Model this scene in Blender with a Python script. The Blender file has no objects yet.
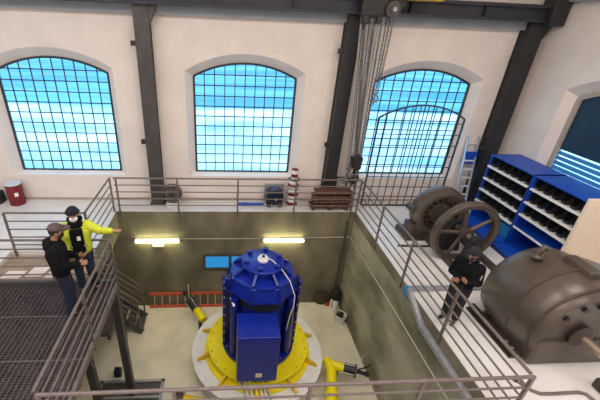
import bpy, bmesh, math, random
from mathutils import Vector, Matrix, Euler
random.seed(7)
PI = math.pi
S = bpy.context.scene
COL = S.collection

# ------------------------------------------------------------------ materials
def mat(name, col, rough=.6, metal=0., var=.0, scale=4., bump=0., col2=None, spec=.5, stretch=None, emit=None, trans=0.):
    m = bpy.data.materials.new(name); m.use_nodes = True
    nt = m.node_tree; N = nt.nodes; L = nt.links
    b = N['Principled BSDF']
    b.inputs['Base Color'].default_value = (*col, 1)
    b.inputs['Roughness'].default_value = rough
    b.inputs['Metallic'].default_value = metal
    b.inputs['Specular IOR Level'].default_value = spec
    if trans: b.inputs['Transmission Weight'].default_value = trans
    if emit:
        b.inputs['Emission Color'].default_value = (*emit[0], 1)
        b.inputs['Emission Strength'].default_value = emit[1]
    if var > 0 or bump > 0 or col2:
        tc = N.new('ShaderNodeTexCoord')
        mp = N.new('ShaderNodeMapping')
        if stretch: mp.inputs['Scale'].default_value = stretch
        L.new(tc.outputs['Object'], mp.inputs[0])
        nz = N.new('ShaderNodeTexNoise')
        nz.inputs['Scale'].default_value = scale
        nz.inputs['Detail'].default_value = 6
        L.new(mp.outputs[0], nz.inputs['Vector'])
        if var > 0 or col2:
            cr = N.new('ShaderNodeValToRGB')
            c2 = col2 if col2 else tuple(c * (1 - var) for c in col)
            c1 = col if col2 else tuple(min(1, c * (1 + var * .4)) for c in col)
            cr.color_ramp.elements[0].position = .36; cr.color_ramp.elements[0].color = (*c2, 1)
            cr.color_ramp.elements[1].position = .64; cr.color_ramp.elements[1].color = (*c1, 1)
            L.new(nz.outputs['Fac'], cr.inputs[0])
            L.new(cr.outputs[0], b.inputs['Base Color'])
        if bump > 0:
            bp = N.new('ShaderNodeBump'); bp.inputs['Strength'].default_value = bump
            bp.inputs['Distance'].default_value = .02
            L.new(nz.outputs['Fac'], bp.inputs['Height']); L.new(bp.outputs[0], b.inputs['Normal'])
    return m

def glass_mat(name, tint, gloss=.06):
    m = bpy.data.materials.new(name); m.use_nodes = True
    nt = m.node_tree; N = nt.nodes; L = nt.links
    N.remove(N['Principled BSDF'])
    t = N.new('ShaderNodeBsdfTransparent'); t.inputs[0].default_value = (*tint, 1)
    g = N.new('ShaderNodeBsdfGlossy'); g.inputs['Roughness'].default_value = .08
    mx = N.new('ShaderNodeMixShader'); mx.inputs[0].default_value = gloss
    L.new(t.outputs[0], mx.inputs[1]); L.new(g.outputs[0], mx.inputs[2])
    L.new(mx.outputs[0], N['Material Output'].inputs[0])
    return m

def emis_mat(name, col, st):
    m = bpy.data.materials.new(name); m.use_nodes = True
    nt = m.node_tree; N = nt.nodes; L = nt.links
    N.remove(N['Principled BSDF'])
    e = N.new('ShaderNodeEmission'); e.inputs[0].default_value = (*col, 1); e.inputs[1].default_value = st
    L.new(e.outputs[0], N['Material Output'].inputs[0])
    return m

M = {}
M['wall'] = mat('warm_white_plaster', (.83, .74, .68), .85, var=.06, scale=1.2, bump=.05)
M['reveal'] = mat('reveal_plaster', (.82, .78, .74), .8, var=.04, scale=2)
M['floor'] = mat('pale_painted_floor', (.74, .71, .69), .24, var=.07, scale=1.5)
M['ceil'] = mat('ceiling_paint', (.75, .73, .71), .9)
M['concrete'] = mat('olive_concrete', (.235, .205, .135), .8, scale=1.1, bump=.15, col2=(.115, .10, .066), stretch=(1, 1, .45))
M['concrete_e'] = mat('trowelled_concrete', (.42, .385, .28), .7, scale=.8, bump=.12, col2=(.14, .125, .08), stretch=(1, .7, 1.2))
M['pitfloor'] = mat('beige_pit_floor', (.80, .72, .56), .6, scale=1.3, bump=.05, col2=(.66, .61, .48))
M['steel_dark'] = mat('dark_painted_steel', (.075, .068, .066), .5, var=.2, scale=3)
M['steel_black'] = mat('blackened_steel', (.02, .02, .022), .5, var=.2, scale=3)
M['beam'] = mat('navy_beam_paint', (.028, .03, .045), .5, var=.2, scale=2)
M['ledge'] = mat('grey_ledge', (.30, .33, .37), .7, var=.1, scale=2)
M['rail'] = mat('brown_grey_rail_paint', (.185, .145, .135), .45, .3, var=.15, scale=8)
M['grating'] = mat('dark_grating_steel', (.125, .095, .098), .5, .4, var=.25, scale=3)
M['grating_lite'] = mat('galvanised_bar', (.17, .145, .15), .45, .5)
M['landing'] = mat('brown_landing', (.33, .24, .17), .7, var=.25, scale=3)
M['plate'] = mat('pale_light_patch', (.78, .68, .62), .6, var=.08)
M['muntin'] = mat('dark_window_steel', (.02, .035, .05), .5)
M['lattice'] = mat('grey_lattice_steel', (.04, .05, .06), .5)
M['glass'] = glass_mat('blue_tinted_glass', (.42, .70, .90))
M['navy_outdoors'] = mat('dark_outdoors', (.006, .035, .075), .55, var=.35, scale=1.2)
M['slat'] = mat('blue_slat', (.03, .20, .46), .4)
M['beige_trim'] = mat('beige_frame', (.42, .36, .30), .6)
M['blue'] = mat('deep_blue_enamel', (.004, .012, .19), .32, var=.12, scale=3)
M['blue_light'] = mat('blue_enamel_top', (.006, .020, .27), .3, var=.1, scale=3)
M['yellow'] = mat('yellow_enamel', (.86, .70, .0), .4, var=.08, scale=2)
M['ochre'] = mat('ochre_yellow', (.76, .50, .02), .45, var=.15, scale=4)
M['white_ring'] = mat('white_ring_paint', (.74, .72, .70), .5, var=.1, scale=3)
M['rust'] = mat('brown_machine_paint', (.105, .080, .062), .33, .25, var=.18, scale=3, bump=.04)
M['rust2'] = mat('dark_brown_iron', (.075, .053, .042), .5, .3, var=.3, scale=5)
M['coil'] = mat('copper_dark_coils', (.07, .04, .025), .5, .4, var=.5, scale=14, bump=.3)
M['shaft'] = mat('worn_shaft_steel', (.48, .36, .27), .3, .7)
M['steel'] = mat('bright_steel', (.55, .53, .5), .35, .8)
M['chain'] = mat('chain_steel', (.20, .20, .21), .45, .7, var=.3, scale=9)
M['rackblue'] = mat('rack_blue', (.004, .065, .46), .45, var=.06)
M['white'] = mat('white_paint', (.87, .84, .80), .5)
M['panel'] = mat('cream_panel', (.80, .68, .54), .6, var=.04)
M['bin'] = mat('black_plastic', (.010, .010, .013), .45)
M['teal'] = mat('teal_box', (.02, .22, .42), .5)
M['orange'] = mat('orange_ladder', (.56, .09, .035), .5, var=.15)
M['red'] = mat('red_barrel', (.19, .008, .014), .45, var=.1)
M['lid'] = mat('pale_lid', (.62, .68, .74), .4)
M['wood'] = mat('dark_red_timber', (.17, .075, .045), .7, var=.45, scale=7, stretch=(.4, 5, 5))
M['tube'] = emis_mat('fluorescent_tube', (.96, .95, .48), 32.)
M['alu'] = mat('pale_aluminium', (.55, .62, .70), .35, .5)
M['olive_iron'] = mat('olive_grey_iron', (.16, .15, .12), .5, .3, var=.4, scale=7)
M['navy'] = mat('navy_motor', (.012, .02, .055), .4, var=.3, scale=6)
M['greyplate'] = mat('grey_steel_plate', (.36, .36, .37), .45, .4, var=.15, scale=5)
M['trunk'] = mat('grey_trunking', (.36, .37, .40), .4, .4, var=.15, scale=5)
M['cond'] = mat('beige_conduit', (.52, .46, .34), .5)
M['litblue'] = emis_mat('lit_blue_glass', (.03, .27, .62), 1.0)
M['black'] = mat('black_rubber', (.012, .012, .013), .6)
M['cable'] = mat('white_cable', (.75, .72, .68), .5)
M['skin'] = mat('skin', (.37, .185, .115), .55)
M['jk_black'] = mat('black_jacket', (.004, .004, .006), .9, spec=.2)
M['jk_yellow'] = mat('hi_vis_yellow', (.58, .64, .03), .75, var=.15, scale=7, bump=.2)
M['jeans'] = mat('blue_jeans', (.012, .019, .042), .85, var=.3, scale=9)
M['trs_black'] = mat('black_trousers', (.012, .012, .014), .85)
M['cap_brown'] = mat('brown_cap', (.085, .055, .06), .8)
M['beanie'] = mat('navy_beanie', (.006, .007, .016), .9)
M['black_knit'] = mat('black_knit', (.012, .012, .013), .9)
M['mask_w'] = mat('white_mask', (.75, .75, .75), .8)
M['mask_b'] = mat('black_mask', (.015, .015, .017), .8)
M['hair'] = mat('dark_hair', (.02, .014, .01), .8)
M['eye'] = mat('eye', (.03, .02, .02), .3)
M['shoe'] = mat('dark_shoe', (.02, .018, .016), .6)
M['badge'] = mat('pale_badge', (.45, .36, .27), .7)

# ------------------------------------------------------------------ mesh builder
class MB:
    def __init__(s): s.bm = bmesh.new()
    def _geo(s, fn):
        r = fn(); return r['verts']
    def box(s, c, size, rot=None):
        m = Matrix.Translation(c) @ (rot.to_4x4() if rot is not None else Matrix()) @ Matrix.Diagonal((*size, 1))
        bmesh.ops.create_cube(s.bm, size=1, matrix=m); return s
    def bx(s, x0, x1, y0, y1, z0, z1):
        return s.box(((x0+x1)/2, (y0+y1)/2, (z0+z1)/2), (abs(x1-x0), abs(y1-y0), abs(z1-z0)))
    def cyl(s, p0, p1, r0, r1=None, seg=20, cap=True):
        p0, p1 = Vector(p0), Vector(p1); d = p1 - p0; r1 = r0 if r1 is None else r1
        q = d.to_track_quat('Z', 'Y').to_matrix().to_4x4()
        m = Matrix.Translation((p0+p1)/2) @ q
        bmesh.ops.create_cone(s.bm, cap_ends=cap, segments=seg, radius1=r0, radius2=r1, depth=d.length, matrix=m); return s
    def sph(s, c, r, sub=2):
        sc = (r, r, r) if not hasattr(r, '__len__') else r
        m = Matrix.Translation(c) @ Matrix.Diagonal((*sc, 1))
        bmesh.ops.create_icosphere(s.bm, subdivisions=sub, radius=1, matrix=m); return s
    def bar(s, p0, p1, w, h=None):
        p0, p1 = Vector(p0), Vector(p1); d = p1-p0; h = w if h is None else h
        q = d.to_track_quat('X', 'Z').to_matrix()
        return s.box((p0+p1)/2, (d.length, w, h), q)
    def tube(s, pts, r, seg=8):
        pts = [Vector(p) for p in pts]; rings = []
        up = None
        for i, p in enumerate(pts):
            a = pts[max(0, i-1)]; b = pts[min(len(pts)-1, i+1)]
            t = (b-a).normalized()
            if up is None: up = t.orthogonal().normalized()
            up = (up - t*up.dot(t)).normalized(); v = t.cross(up)
            rings.append([s.bm.verts.new(p + (up*math.cos(k*2*PI/seg) + v*math.sin(k*2*PI/seg))*r) for k in range(seg)])
        for i in range(len(rings)-1):
            for k in range(seg):
                s.bm.faces.new((rings[i][k], rings[i][(k+1) % seg], rings[i+1][(k+1) % seg], rings[i+1][k]))
        s.bm.faces.new(rings[0][::-1]); s.bm.faces.new(rings[-1]); return s
    def lathe(s, prof, origin=(0, 0, 0), axis='Z', seg=40, close=True, a0=0., a1=2*PI):
        """prof = list of (radius, height along the axis)"""
        o = Vector(origin)
        X, Y, Z = {'Z': ((1,0,0),(0,1,0),(0,0,1)), 'Y': ((1,0,0),(0,0,-1),(0,1,0)), 'X': ((0,1,0),(0,0,1),(1,0,0))}[axis]
        X, Y, Z = Vector(X), Vector(Y), Vector(Z); rings = []
        for r, h in prof:
            if r < 1e-6: rings.append([s.bm.verts.new(o + Z*h)]*seg)
            else: rings.append([s.bm.verts.new(o + Z*h + (X*math.cos(2*PI*k/seg) + Y*math.sin(2*PI*k/seg))*r) for k in range(seg)])
        for i in range(len(rings)-1):
            for k in range(seg):
                q = [rings[i][k], rings[i][(k+1) % seg], rings[i+1][(k+1) % seg], rings[i+1][k]]
                u = []
                for v in q:
                    if v not in u: u.append(v)
                if len(u) > 2:
                    try: s.bm.faces.new(u)
                    except ValueError: pass
        return s
    def prism(s, poly, off):
        """closed polygon of 3-D points extruded by a vector"""
        off = Vector(off)
        a = [s.bm.verts.new(p) for p in poly]; b = [s.bm.verts.new(Vector(p)+off) for p in poly]
        n = len(a)
        s.bm.faces.new(a); s.bm.faces.new(b[::-1])
        for i in range(n): s.bm.faces.new((a[i], b[i], b[(i+1) % n], a[(i+1) % n]))
        return s
    def torus(s, c, R, r, axis='Y', seg=48, sg=10, sq=None):
        prof = []
        for k in range(sg+1):
            a = 2*PI*k/sg
            prof.append((R + r*math.cos(a), (sq or r)*math.sin(a)))
        return s.lathe(prof, c, axis, seg)
    def quad(s, a, b, c, d):
        s.bm.faces.new([s.bm.verts.new(p) for p in (a, b, c, d)]); return s
    def build(s, name, m, parent=None, smooth=False, bevel=0., local=False):
        bm = s.bm
        bmesh.ops.remove_doubles(bm, verts=bm.verts, dist=1e-5)
        bmesh.ops.recalc_face_normals(bm, faces=bm.faces)
        if parent is not None and not local:
            w = parent; off = Vector(w.location)
            if w.parent: off = off + w.parent.location
            bmesh.ops.translate(bm, verts=bm.verts, vec=-off)
        me = bpy.data.meshes.new(name); bm.to_mesh(me); bm.free()
        for mm in (m if isinstance(m, (list, tuple)) else [m]): me.materials.append(M[mm] if isinstance(mm, str) else mm)
        if smooth:
            for p in me.polygons: p.use_smooth = True
            try: me.set_sharp_from_angle(angle=math.radians(38))
            except Exception: pass
        o = bpy.data.objects.new(name, me); COL.objects.link(o)
        if parent is not None: o.parent = parent
        if bevel:
            b = o.modifiers.new('bevel', 'BEVEL'); b.width = bevel; b.segments = 2; b.limit_method = 'ANGLE'
        return o

def tag(o, label=None, cat=None, group=None, kind=None):
    if label: o['label'] = label
    if cat: o['category'] = cat
    if group: o['group'] = group
    if kind: o['kind'] = kind
    return o
def struct(o): o['kind'] = 'structure'; return o
def thing(name, label, cat, loc=(0, 0, 0), rz=0, group=None):
    o = bpy.data.objects.new(name, None); COL.objects.link(o)
    o.empty_display_size = .2
    o.location = loc; o.rotation_euler = (0, 0, rz)
    return tag(o, label, cat, group)
def dup(root, loc, rz, label, group=None):
    r = root.copy(); COL.objects.link(r); r.location = loc; r.rotation_euler = (0, 0, rz); r['label'] = label
    if group: r['group'] = group
    for ch in list(root.children):
        c = ch.copy(); COL.objects.link(c); c.parent = r
        for g in list(ch.children):
            d = g.copy(); COL.objects.link(d); d.parent = c
    return r

# ------------------------------------------------------------------ dimensions
W, ZP, D = 7.49, -3.8, .80           # pit width, pit floor, inner face of the north wall
XE, XW, YS, ZC = 12.20, -8.0, -14.0, 8.2
YN = -6.88                           # near end of the pit
WZ, WS, WA, WHW = .90, 3.80, 4.17, 1.48   # window sill, spring, apex, half width (glass)

# ------------------------------------------------------------------ setting
def arch(u, hw, spring, apex):
    h = apex - spring; R = (hw*hw + h*h)/(2*h)
    return apex - R + math.sqrt(max(0, R*R - u*u))

def arched_wall(name, T, u0, u1, ztop, wins, depth):
    """wall face with splayed arched recesses; T(u, d, z) -> point; d = depth outwards"""
    mb = MB()
    cur = u0
    OW, OS, OA, OZ = WHW+.22, WS+.17, WA+.27, WZ-.06
    n = 24
    for uc in wins:
        mb.quad(T(cur,0,0), T(uc-OW,0,0), T(uc-OW,0,ztop), T(cur,0,ztop))
        for i in range(n):
            a = -OW + 2*OW*i/n; b = -OW + 2*OW*(i+1)/n
            za, zb = arch(a,OW,OS,OA), arch(b,OW,OS,OA)
            mb.quad(T(uc+a,0,0), T(uc+b,0,0), T(uc+b,0,OZ), T(uc+a,0,OZ))
            mb.quad(T(uc+a,0,za), T(uc+b,0,zb), T(uc+b,0,ztop), T(uc+a,0,ztop))
            ia, ib = a*WHW/OW, b*WHW/OW
            mb.quad(T(uc+a,0,za), T(uc+b,0,zb), T(uc+ib,depth,arch(ib,WHW,WS,WA)), T(uc+ia,depth,arch(ia,WHW,WS,WA)))
            mb.quad(T(uc+a,0,OZ), T(uc+b,0,OZ), T(uc+ib,depth,WZ), T(uc+ia,depth,WZ))
        for sgn in (-1, 1):
            mb.quad(T(uc+sgn*OW,0,OZ), T(uc+sgn*OW,0,OS), T(uc+sgn*WHW,depth,WS), T(uc+sgn*WHW,depth,WZ))
        cur = uc+OW
    mb.quad(T(cur,0,0), T(u1,0,0), T(u1,0,ztop), T(cur,0,ztop))
    return struct(mb.build(name, 'wall'))

north = lambda u, d, z: (u, D+d, z)
east = lambda u, d, z: (XE+d, u, z)
NW = (-1.47, 3.88, 9.22)
arched_wall('wall_north', north, XW, XE, ZC, NW, .32)
arched_wall('wall_east', east, YS, D, ZC, (-10.0, -2.35), .32)
struct(MB().bx(XW-.2, XW, YS, D, ZP, ZC).build('wall_west', 'wall'))
struct(MB().bx(XW, XE, YS-.2, YS, -.3, ZC).build('wall_south', 'wall'))
struct(MB().bx(XW, XE, YS, D, ZC, ZC+.2).build('ceiling', 'ceil'))

fl = MB()
fl.bx(XW, XE, 0, D, -.3, 0)
fl.bx(XW, 0, -2.14, 0, -.3, 0)
fl.bx(W, XE, YN, 0, -.3, 0)
fl.bx(XW, -2.0, -3.34, -2.14, -.3, 0)
fl.bx(XW, XE, YS, YN-.35, -.3, 0)
struct(fl.build('floor', 'floor'))
struct(MB().bx(-2.0, .05, -3.33, -2.15, -.5, -.12).build('floor_landing', 'landing'))
struct(MB().bx(-1.5, W+.3, YN-.35, .3, ZP-.2, ZP).build('floor_pit', 'pitfloor'))
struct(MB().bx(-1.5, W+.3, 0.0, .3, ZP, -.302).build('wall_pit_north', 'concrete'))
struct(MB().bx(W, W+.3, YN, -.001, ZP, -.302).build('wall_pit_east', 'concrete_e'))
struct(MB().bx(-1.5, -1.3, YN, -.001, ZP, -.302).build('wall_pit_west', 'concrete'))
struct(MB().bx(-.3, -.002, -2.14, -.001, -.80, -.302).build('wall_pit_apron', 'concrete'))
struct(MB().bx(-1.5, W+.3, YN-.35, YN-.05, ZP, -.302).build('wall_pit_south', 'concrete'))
# slab edges in raw concrete, seen above the pit walls
se = MB()
se.bx(0, W, -.012, 0, -.302, -.015); se.bx(W-.012, W, YN, -.012, -.302, -.015); se.bx(0, .012, -2.14, -.012, -.302, -.015)
struct(se.build('trim_slab_edge', 'concrete'))

def window(n, T, uc, depth=.30, blind=False):
    fr = MB(); bars = MB(); pane = MB(); t = .045
    P = lambda u, z, d=0.: T(uc+u, depth+d, z)
    k = 24; pts = [(-WHW, WZ), (-WHW, WS)]
    pts += [(-WHW+2*WHW*i/k, arch(-WHW+2*WHW*i/k, WHW, WS, WA)) for i in range(1, k)]
    pts += [(WHW, WS), (WHW, WZ)]
    for (a, b) in zip(pts, pts[1:]+pts[:1]):
        fr.bar(P(*a), P(*b), t*(2.8 if blind else 1.3), t*(2.8 if blind else 1.3))
    fo = struct(fr.build('window_%d' % n, 'beige_trim' if blind else 'muntin'))
    a = [P(u, z, .012) for u, z in pts]; b = [P(u, z, .02) for u, z in pts]
    if not blind:
        for i in range(1, 10):
            u = -WHW + 2*WHW*i/10
            bars.bar(P(u, WZ), P(u, arch(u, WHW, WS, WA)), .026, .026)
        for j in range(1, 11):
            z = WZ + .295*j; hw = WHW
            if z > WS:
                h = WA-WS; R = (WHW**2+h*h)/(2*h); hw = math.sqrt(max(0, R*R-(z-WA+R)**2))
            bars.bar(P(-hw, z), P(hw, z), .026, .026)
        bars.build('glazing_bars', 'muntin', fo)
        pane.bm.faces.new([pane.bm.verts.new(p) for p in a])
        pane.build('pane', 'glass', fo)
    else:
        # navy sheet standing in for the shaded outdoors, down to the slatted lower third
        bl = MB(); zb = 2.47
        q = [(-WHW, zb)] + pts[1:-1] + [(WHW, zb)]
        bl.prism([P(u, z, .0) for u, z in q], Vector(P(0, 0, .012)) - Vector(P(0, 0, 0)))
        bl.build('dark_outdoor_sheet', 'navy_outdoors', fo)
        z = WZ+.08; i = 0
        sl = MB()
        while z < zb-.02:
            sl.prism([P(-WHW+.03, z, -.02), P(-WHW+.03, z+.018, -.02), P(-WHW+.03, z+.09, .02), P(-WHW+.03, z+.072, .02)],
                     Vector(P(2*WHW-.06, 0)) - Vector(P(0, 0)))
            z += .135
        sl.build('slat_blind', 'slat', fo)
        pane.bm.faces.new([pane.bm.verts.new(p) for p in [P(u, zz, .06) for u, zz in pts]])
        pane.build('pane', 'glass', fo)
    return fo
for i, u in enumerate(NW): window(i+1, north, u)
window(4, east, -2.35, blind=True)
window(6, east, -10.0)

# window in the pit wall, two blue lit panes
w5 = MB(); zc0, zc1 = -2.18, -1.63
for a, b in (((2.62, zc0), (4.55, zc0)), ((4.55, zc0), (4.55, zc1)), ((4.55, zc1), (2.62, zc1)), ((2.62, zc1), (2.62, zc0)), ((3.49, zc0), (3.49, zc1))):
    w5.bar((a[0], -.03, a[1]), (b[0], -.03, b[1]), .06, .08)
w5 = struct(w5.build('window_5', 'steel_dark'))
for x0, x1 in ((2.67, 3.44), (3.54, 4.50)):
    MB().bx(x0, x1, -.022, -.012, zc0+.04, zc1-.04).build('pane', 'litblue', w5)

# steel columns, crane beam, ledges
for i, x in enumerate((1.18, 6.65, 11.70)):
    c = MB(); hw = .19 if i < 2 else .23; y0, y1 = .46, .8
    c.bx(x-hw, x+hw, y0, y0+.045, 0, 5.5); c.bx(x-hw, x+hw, y1-.045, y1, 0, 5.5)
    c.bx(x-hw+.02, x+hw-.02, y0+.02, y1, 0, 5.5)
    c.prism([(x+hw, y0+.02, 5.5), (x+hw+.22, y0+.02, 5.5), (x+hw, y0+.02, 5.05)], (0, .2, 0))
    c.bx(x-hw-.05, x+hw+.05, y0-.04, y1, 0, .03)
    o = struct(c.build('trim_%d' % (i+1), ('steel_dark', 'steel_black', 'steel_black')[i], bevel=.006))
    for z in (2.02, 4.62):
        MB().bx(x-hw-.13, x-hw, y0+.02, y0+.13, z-.06, z+.06).build('clip', 'steel_black', o)
cb = MB()
cb.bx(XW, XE-.05, .30, .62, 5.50, 5.56); cb.bx(XW, XE-.05, .42, .50, 5.56, 5.86); cb.bx(XW, XE-.05, .30, .62, 5.82, 5.90)
for x in (-6, -3, 0, 3, 5, 8, 10): cb.bx(x-.01, x+.01, .31, .61, 5.56, 5.82)
struct(cb.build('trim_4', 'beam'))
struct(MB().bx(XW, XE, .64, .8, 5.30, 5.52).build('trim_5', 'ledge'))
cw = MB(); cw.bx(11.95, XE+.0, -3.5, .3, 5.95, 6.25)
struct(MB().bx(XE-.18, XE, YS, .25, 5.98, 6.2).build('trim_6', 'ledge'))
struct(MB().bx(11.72, 12.15, .16, .62, 5.42, 6.05).build('trim_7', 'steel_black', bevel=.02))
bb = MB(); bb.bx(XW, XE, .775, .8, 0, .07)
struct(bb.build('baseboard_north', 'beige_trim'))

# ------------------------------------------------------------------ railings
HB = (1.1, .88, .66, .44, .22)
def railing(label, segs, posts, off=(0, 0), heights=HB):
    """segs: list of (p0, p1) plan points; posts: plan points"""
    t = thing('railing', label, 'railing', (*segs[0][0], 0))
    for a, b in segs:
        for h in heights:
            MB().cyl((*a, h), (*b, h), .026 if h == HB[0] else .017, seg=8).build('rail', 'rail', t, smooth=True)
    for p in posts:
        MB().bx(p[0]-.022, p[0]+.022, p[1]-.022, p[1]+.022, -.22, 1.09).build('post', 'rail', t)
    return t
railing('long grey steel railing along the far edge of the pit below the windows', [((.06, -.035), (7.45, -.035))], [(x, -.035) for x in (.13, 1.89, 3.69, 5.46, 7.3)])
railing('grey steel corner railing round the stair landing behind the two men', [((-.035, -.035), (-.035, -2.18)), ((-.035, -2.18), (-1.86, -2.18))], [(-.035, -.05), (-.035, -2.15), (-1.86, -2.18)])
railing('grey steel railing along the right side of the pit by the person in black', [((W-.035, -.06), (W-.035, YN+.05))], [(W-.035, y) for y in (-.09, -1.78, -3.43, -5.12)])
railing('grey steel railing closest to the camera, crossing above the pit', [((.93, YN), (W-.02, YN))], [(x, YN) for x in (.95, 2.6, 4.36, 5.9, 7.45)])
railing('grey steel railing round the grating platform where the two men stand', [((.88, YN+.05), (.88, -3.36)), ((.88, -3.36), (-7.8, -3.36))], [(.88, -3.38), (.88, -5.06), (-.45, -3.36), (-2.4, -3.36), (-4.4, -3.36)])

# near cross beam that carries the near railing
struct(MB().bx(.95, W, YN-.32, YN-.05, -.3, 0).build('trim_8', 'concrete'))

# ------------------------------------------------------------------ grating platform
gp = thing('grating_platform', 'dark steel grating platform at left carrying the two men', 'platform', (-3, -5.1, 0))
g = MB(); x = -6.6
while x < .82:
    g.bx(x-.005, x+.005, YN, -3.42, -.04, -.002); x += .09
g.build('bearing_bars', 'grating_lite', gp)
g = MB(); y = YN+.05
while y < -3.42:
    g.bx(-6.6, .84, y-.004, y+.004, -.03, -.004); y += .05
g.build('cross_bars', 'grating', gp)
g = MB()
for y in (-4.4, -5.45, -6.4): g.bx(-6.6, .84, y-.009, y+.009, -.04, -.0015)
g.build('panel_seams', 'grating_lite', gp)
g = MB(); g.bx(-6.6, .84, YN, -3.42, -.07, -.055); g.build('under_plate', 'grating', gp)
g = MB()
g.bx(.84, .90, YN, -3.34, -.14, 0); g.build('edge_beam', 'rail', gp)
MB().bx(-6.6, .82, -3.42, -3.34, -.26, .06).build('kick_plate', 'steel_dark', gp)
for x, y in ((.78, -3.42), (.15, -4.0), (.78, -6.3), (-.9, -6.3)):
    MB().bx(x-.085, x+.085, y-.085, y+.085, ZP, -.08).build('leg', M['olive_leg'] if 'olive_leg' in M else 'steel_dark', gp)
for (x, y, w, d, lab) in ((-1.62, -2.93, .42, .28, 'pale sunlight patch built as a plate at the left end of the brown landing'),
                     (-1.12, -2.80, .36, .40, 'pale sunlight patch built as a plate in the middle of the brown landing'),
                     (-.72, -2.92, .30, .26, 'small pale sunlight patch built as a plate nearest the dark-jacketed man on the brown landing')):
    tag(MB().prism([(x-w/2, y-d/2, -.12), (x+w/2, y-d/2, -.12), (x+w/2+.08, y+d/2, -.12), (x-w/2+.08, y+d/2, -.12)], (0, 0, .012)).build('light_patch_plate', 'plate'), lab, 'plate', 'light patches built as plates on the landing')  # pale plates standing in for patches of sunlight on the landing

# ------------------------------------------------------------------ steel stair down in the pit
st = thing('steel_stair', 'short dark steel stair with railings at the left pit wall', 'stair', (.6, -.95, ZP))
dx, dz = 1.75, -1.55
x1, z1 = .66, ZP
for yy in (-1.32, -.62):
    MB().bar((x1-dx, yy, z1-dz+.1), (x1, yy, z1+.1), .05, .2).build('stringer', 'steel_dark', st)
    for h in (.45, .72, .99, 1.25):
        MB().bar((x1-dx, yy, z1-dz+h+.12), (x1-.02, yy, z1+h+.12), .03, .03).build('hand_bar', 'rail', st)
    for q in (.02, .55, 1.0):
        xx = x1-dx*q
        MB().bx(xx-.022, xx+.022, yy-.022, yy+.022, z1-dz*q+.0, z1-dz*q+1.38).build('post', 'rail', st)
MB().bx(-1.25, .18, -2.75, -1.45, -2.36, -2.30).build('landing_plate', 'grating', st)
MB().bx(.16, .23, -2.80, -1.40, -2.44, -2.28).build('landing_edge', 'steel_dark', st)
MB().bx(.12, .20, -1.50, -1.42, ZP, -2.36).build('landing_leg', 'steel_dark', st)
for k in range(7):
    q = (k+.5)/7
    MB().bx(x1-dx*q-.13, x1-dx*q+.13, -1.30, -.64, z1-dz*q-.02, z1-dz*q+.03).build('tread', 'steel_dark', st)

# ------------------------------------------------------------------ pit fittings
def wall_lamp(label, x0, x1):
    t = thing('wall_lamp', label, 'lamp', ((x0+x1)/2, 0, -1.03), group='fluorescent lamps in the pit')
    MB().bx(x0, x1, -.05, -.001, -1.07, -.99).build('housing', 'white', t)
    MB().cyl((x0+.04, -.09, -1.04), (x1-.04, -.09, -1.04), .045, seg=14).build('tube', 'tube', t, smooth=True)
    for x in (x0+.02, x1-.02): MB().bx(x-.02, x+.02, -.12, -.02, -1.08, -.99).build('end_cap', 'white', t)
wall_lamp('lit fluorescent lamp on the pit wall, the left one above the orange ladder', .45, 1.86)
wall_lamp('lit fluorescent lamp on the pit wall, the right one behind the blue generator', 4.55, 5.92)
t = thing('emergency_light', 'small pale emergency light box under the left fluorescent lamp', 'lamp', (1.15, 0, -1.24))
MB().bx(.98, 1.36, -.06, -.001, -1.28, -1.19).build('body', 'cond', t, bevel=.01)
MB().bx(1.0, 1.34, -.068, -.06, -1.27, -1.20).build('diffuser', 'white', t)
tag(MB().tube([(1.86, -.02, -1.0), (4.55, -.02, -1.0)], .014).build('conduit', 'cond'), 'thin beige conduit on the pit wall between the two fluorescent lamps', 'conduit')
tag(MB().tube([(5.92, -.025, -.98), (7.43, -.025, -.95), (7.46, -.06, -.94), (7.465, -3.7, -.92), (7.465, YN, -.92)], .016).build('conduit', 'cond'), 'thin beige conduit running along the right pit wall from the right fluorescent lamp', 'conduit')
tag(MB().tube([(7.28, -.05, -.35), (7.28, -.05, ZP)], .04).build('drain_pipe', 'steel_dark'), 'dark vertical pipe in the right corner of the pit', 'pipe')

t = thing('ladder', 'orange ladder stored on its side along the foot of the pit wall', 'ladder', (2.2, -.1, ZP))
for z, y in ((ZP+.05, -.12), (ZP+.56, -.05)): MB().bx(.68, 3.95, y-.025, y+.025, z-.05, z+.05).build('rail', 'orange', t)
for k in range(12): MB().cyl((.86+.265*k, -.12, ZP+.05), (.86+.265*k, -.05, ZP+.56), .018, seg=8).build('rung', 'cond', t)

t = thing('round_cover', 'round brown iron cover leaning on the pit wall right of the generator', 'cover', (6.84, -.2, ZP))
MB().lathe([(0, .0), (.10, .0), (.13, .05), (.24, .06), (.31, .03), (.31, -.02), (0, -.02)], (6.84, -.13, ZP+.33), 'Y', 32).build('disc', 'rust2', t, True)
MB().torus((6.84, -.09, ZP+.33), .27, .02).build('rim', 'rust', t, True)
MB().bx(6.98, 7.12, -.22, -.08, ZP, ZP+.12).build('foot', 'orange', t)
t = thing('fire_extinguisher', 'white canister with a black head in the right corner of the pit', 'fire extinguisher', (7.2, -.4, ZP))
MB().lathe([(0, 0), (.13, 0), (.14, .03), (.14, .42), (.11, .50), (.04, .54), (0, .54)], (7.2, -.42, ZP), 'Z', 24).build('canister', 'white', t, True)
MB().lathe([(0, .45), (.15, .47), (.18, .62), (.17, .82), (.10, .95), (0, .98)], (7.24, -.36, ZP), 'Z', 20).build('hood', 'black', t, True)
MB().tube([(7.2, -.5, ZP+.75), (7.1, -.56, ZP+.7), (7.06, -.56, ZP+.45), (7.08, -.56, ZP+.25)], .016).build('hose', 'black', t, True)
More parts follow.
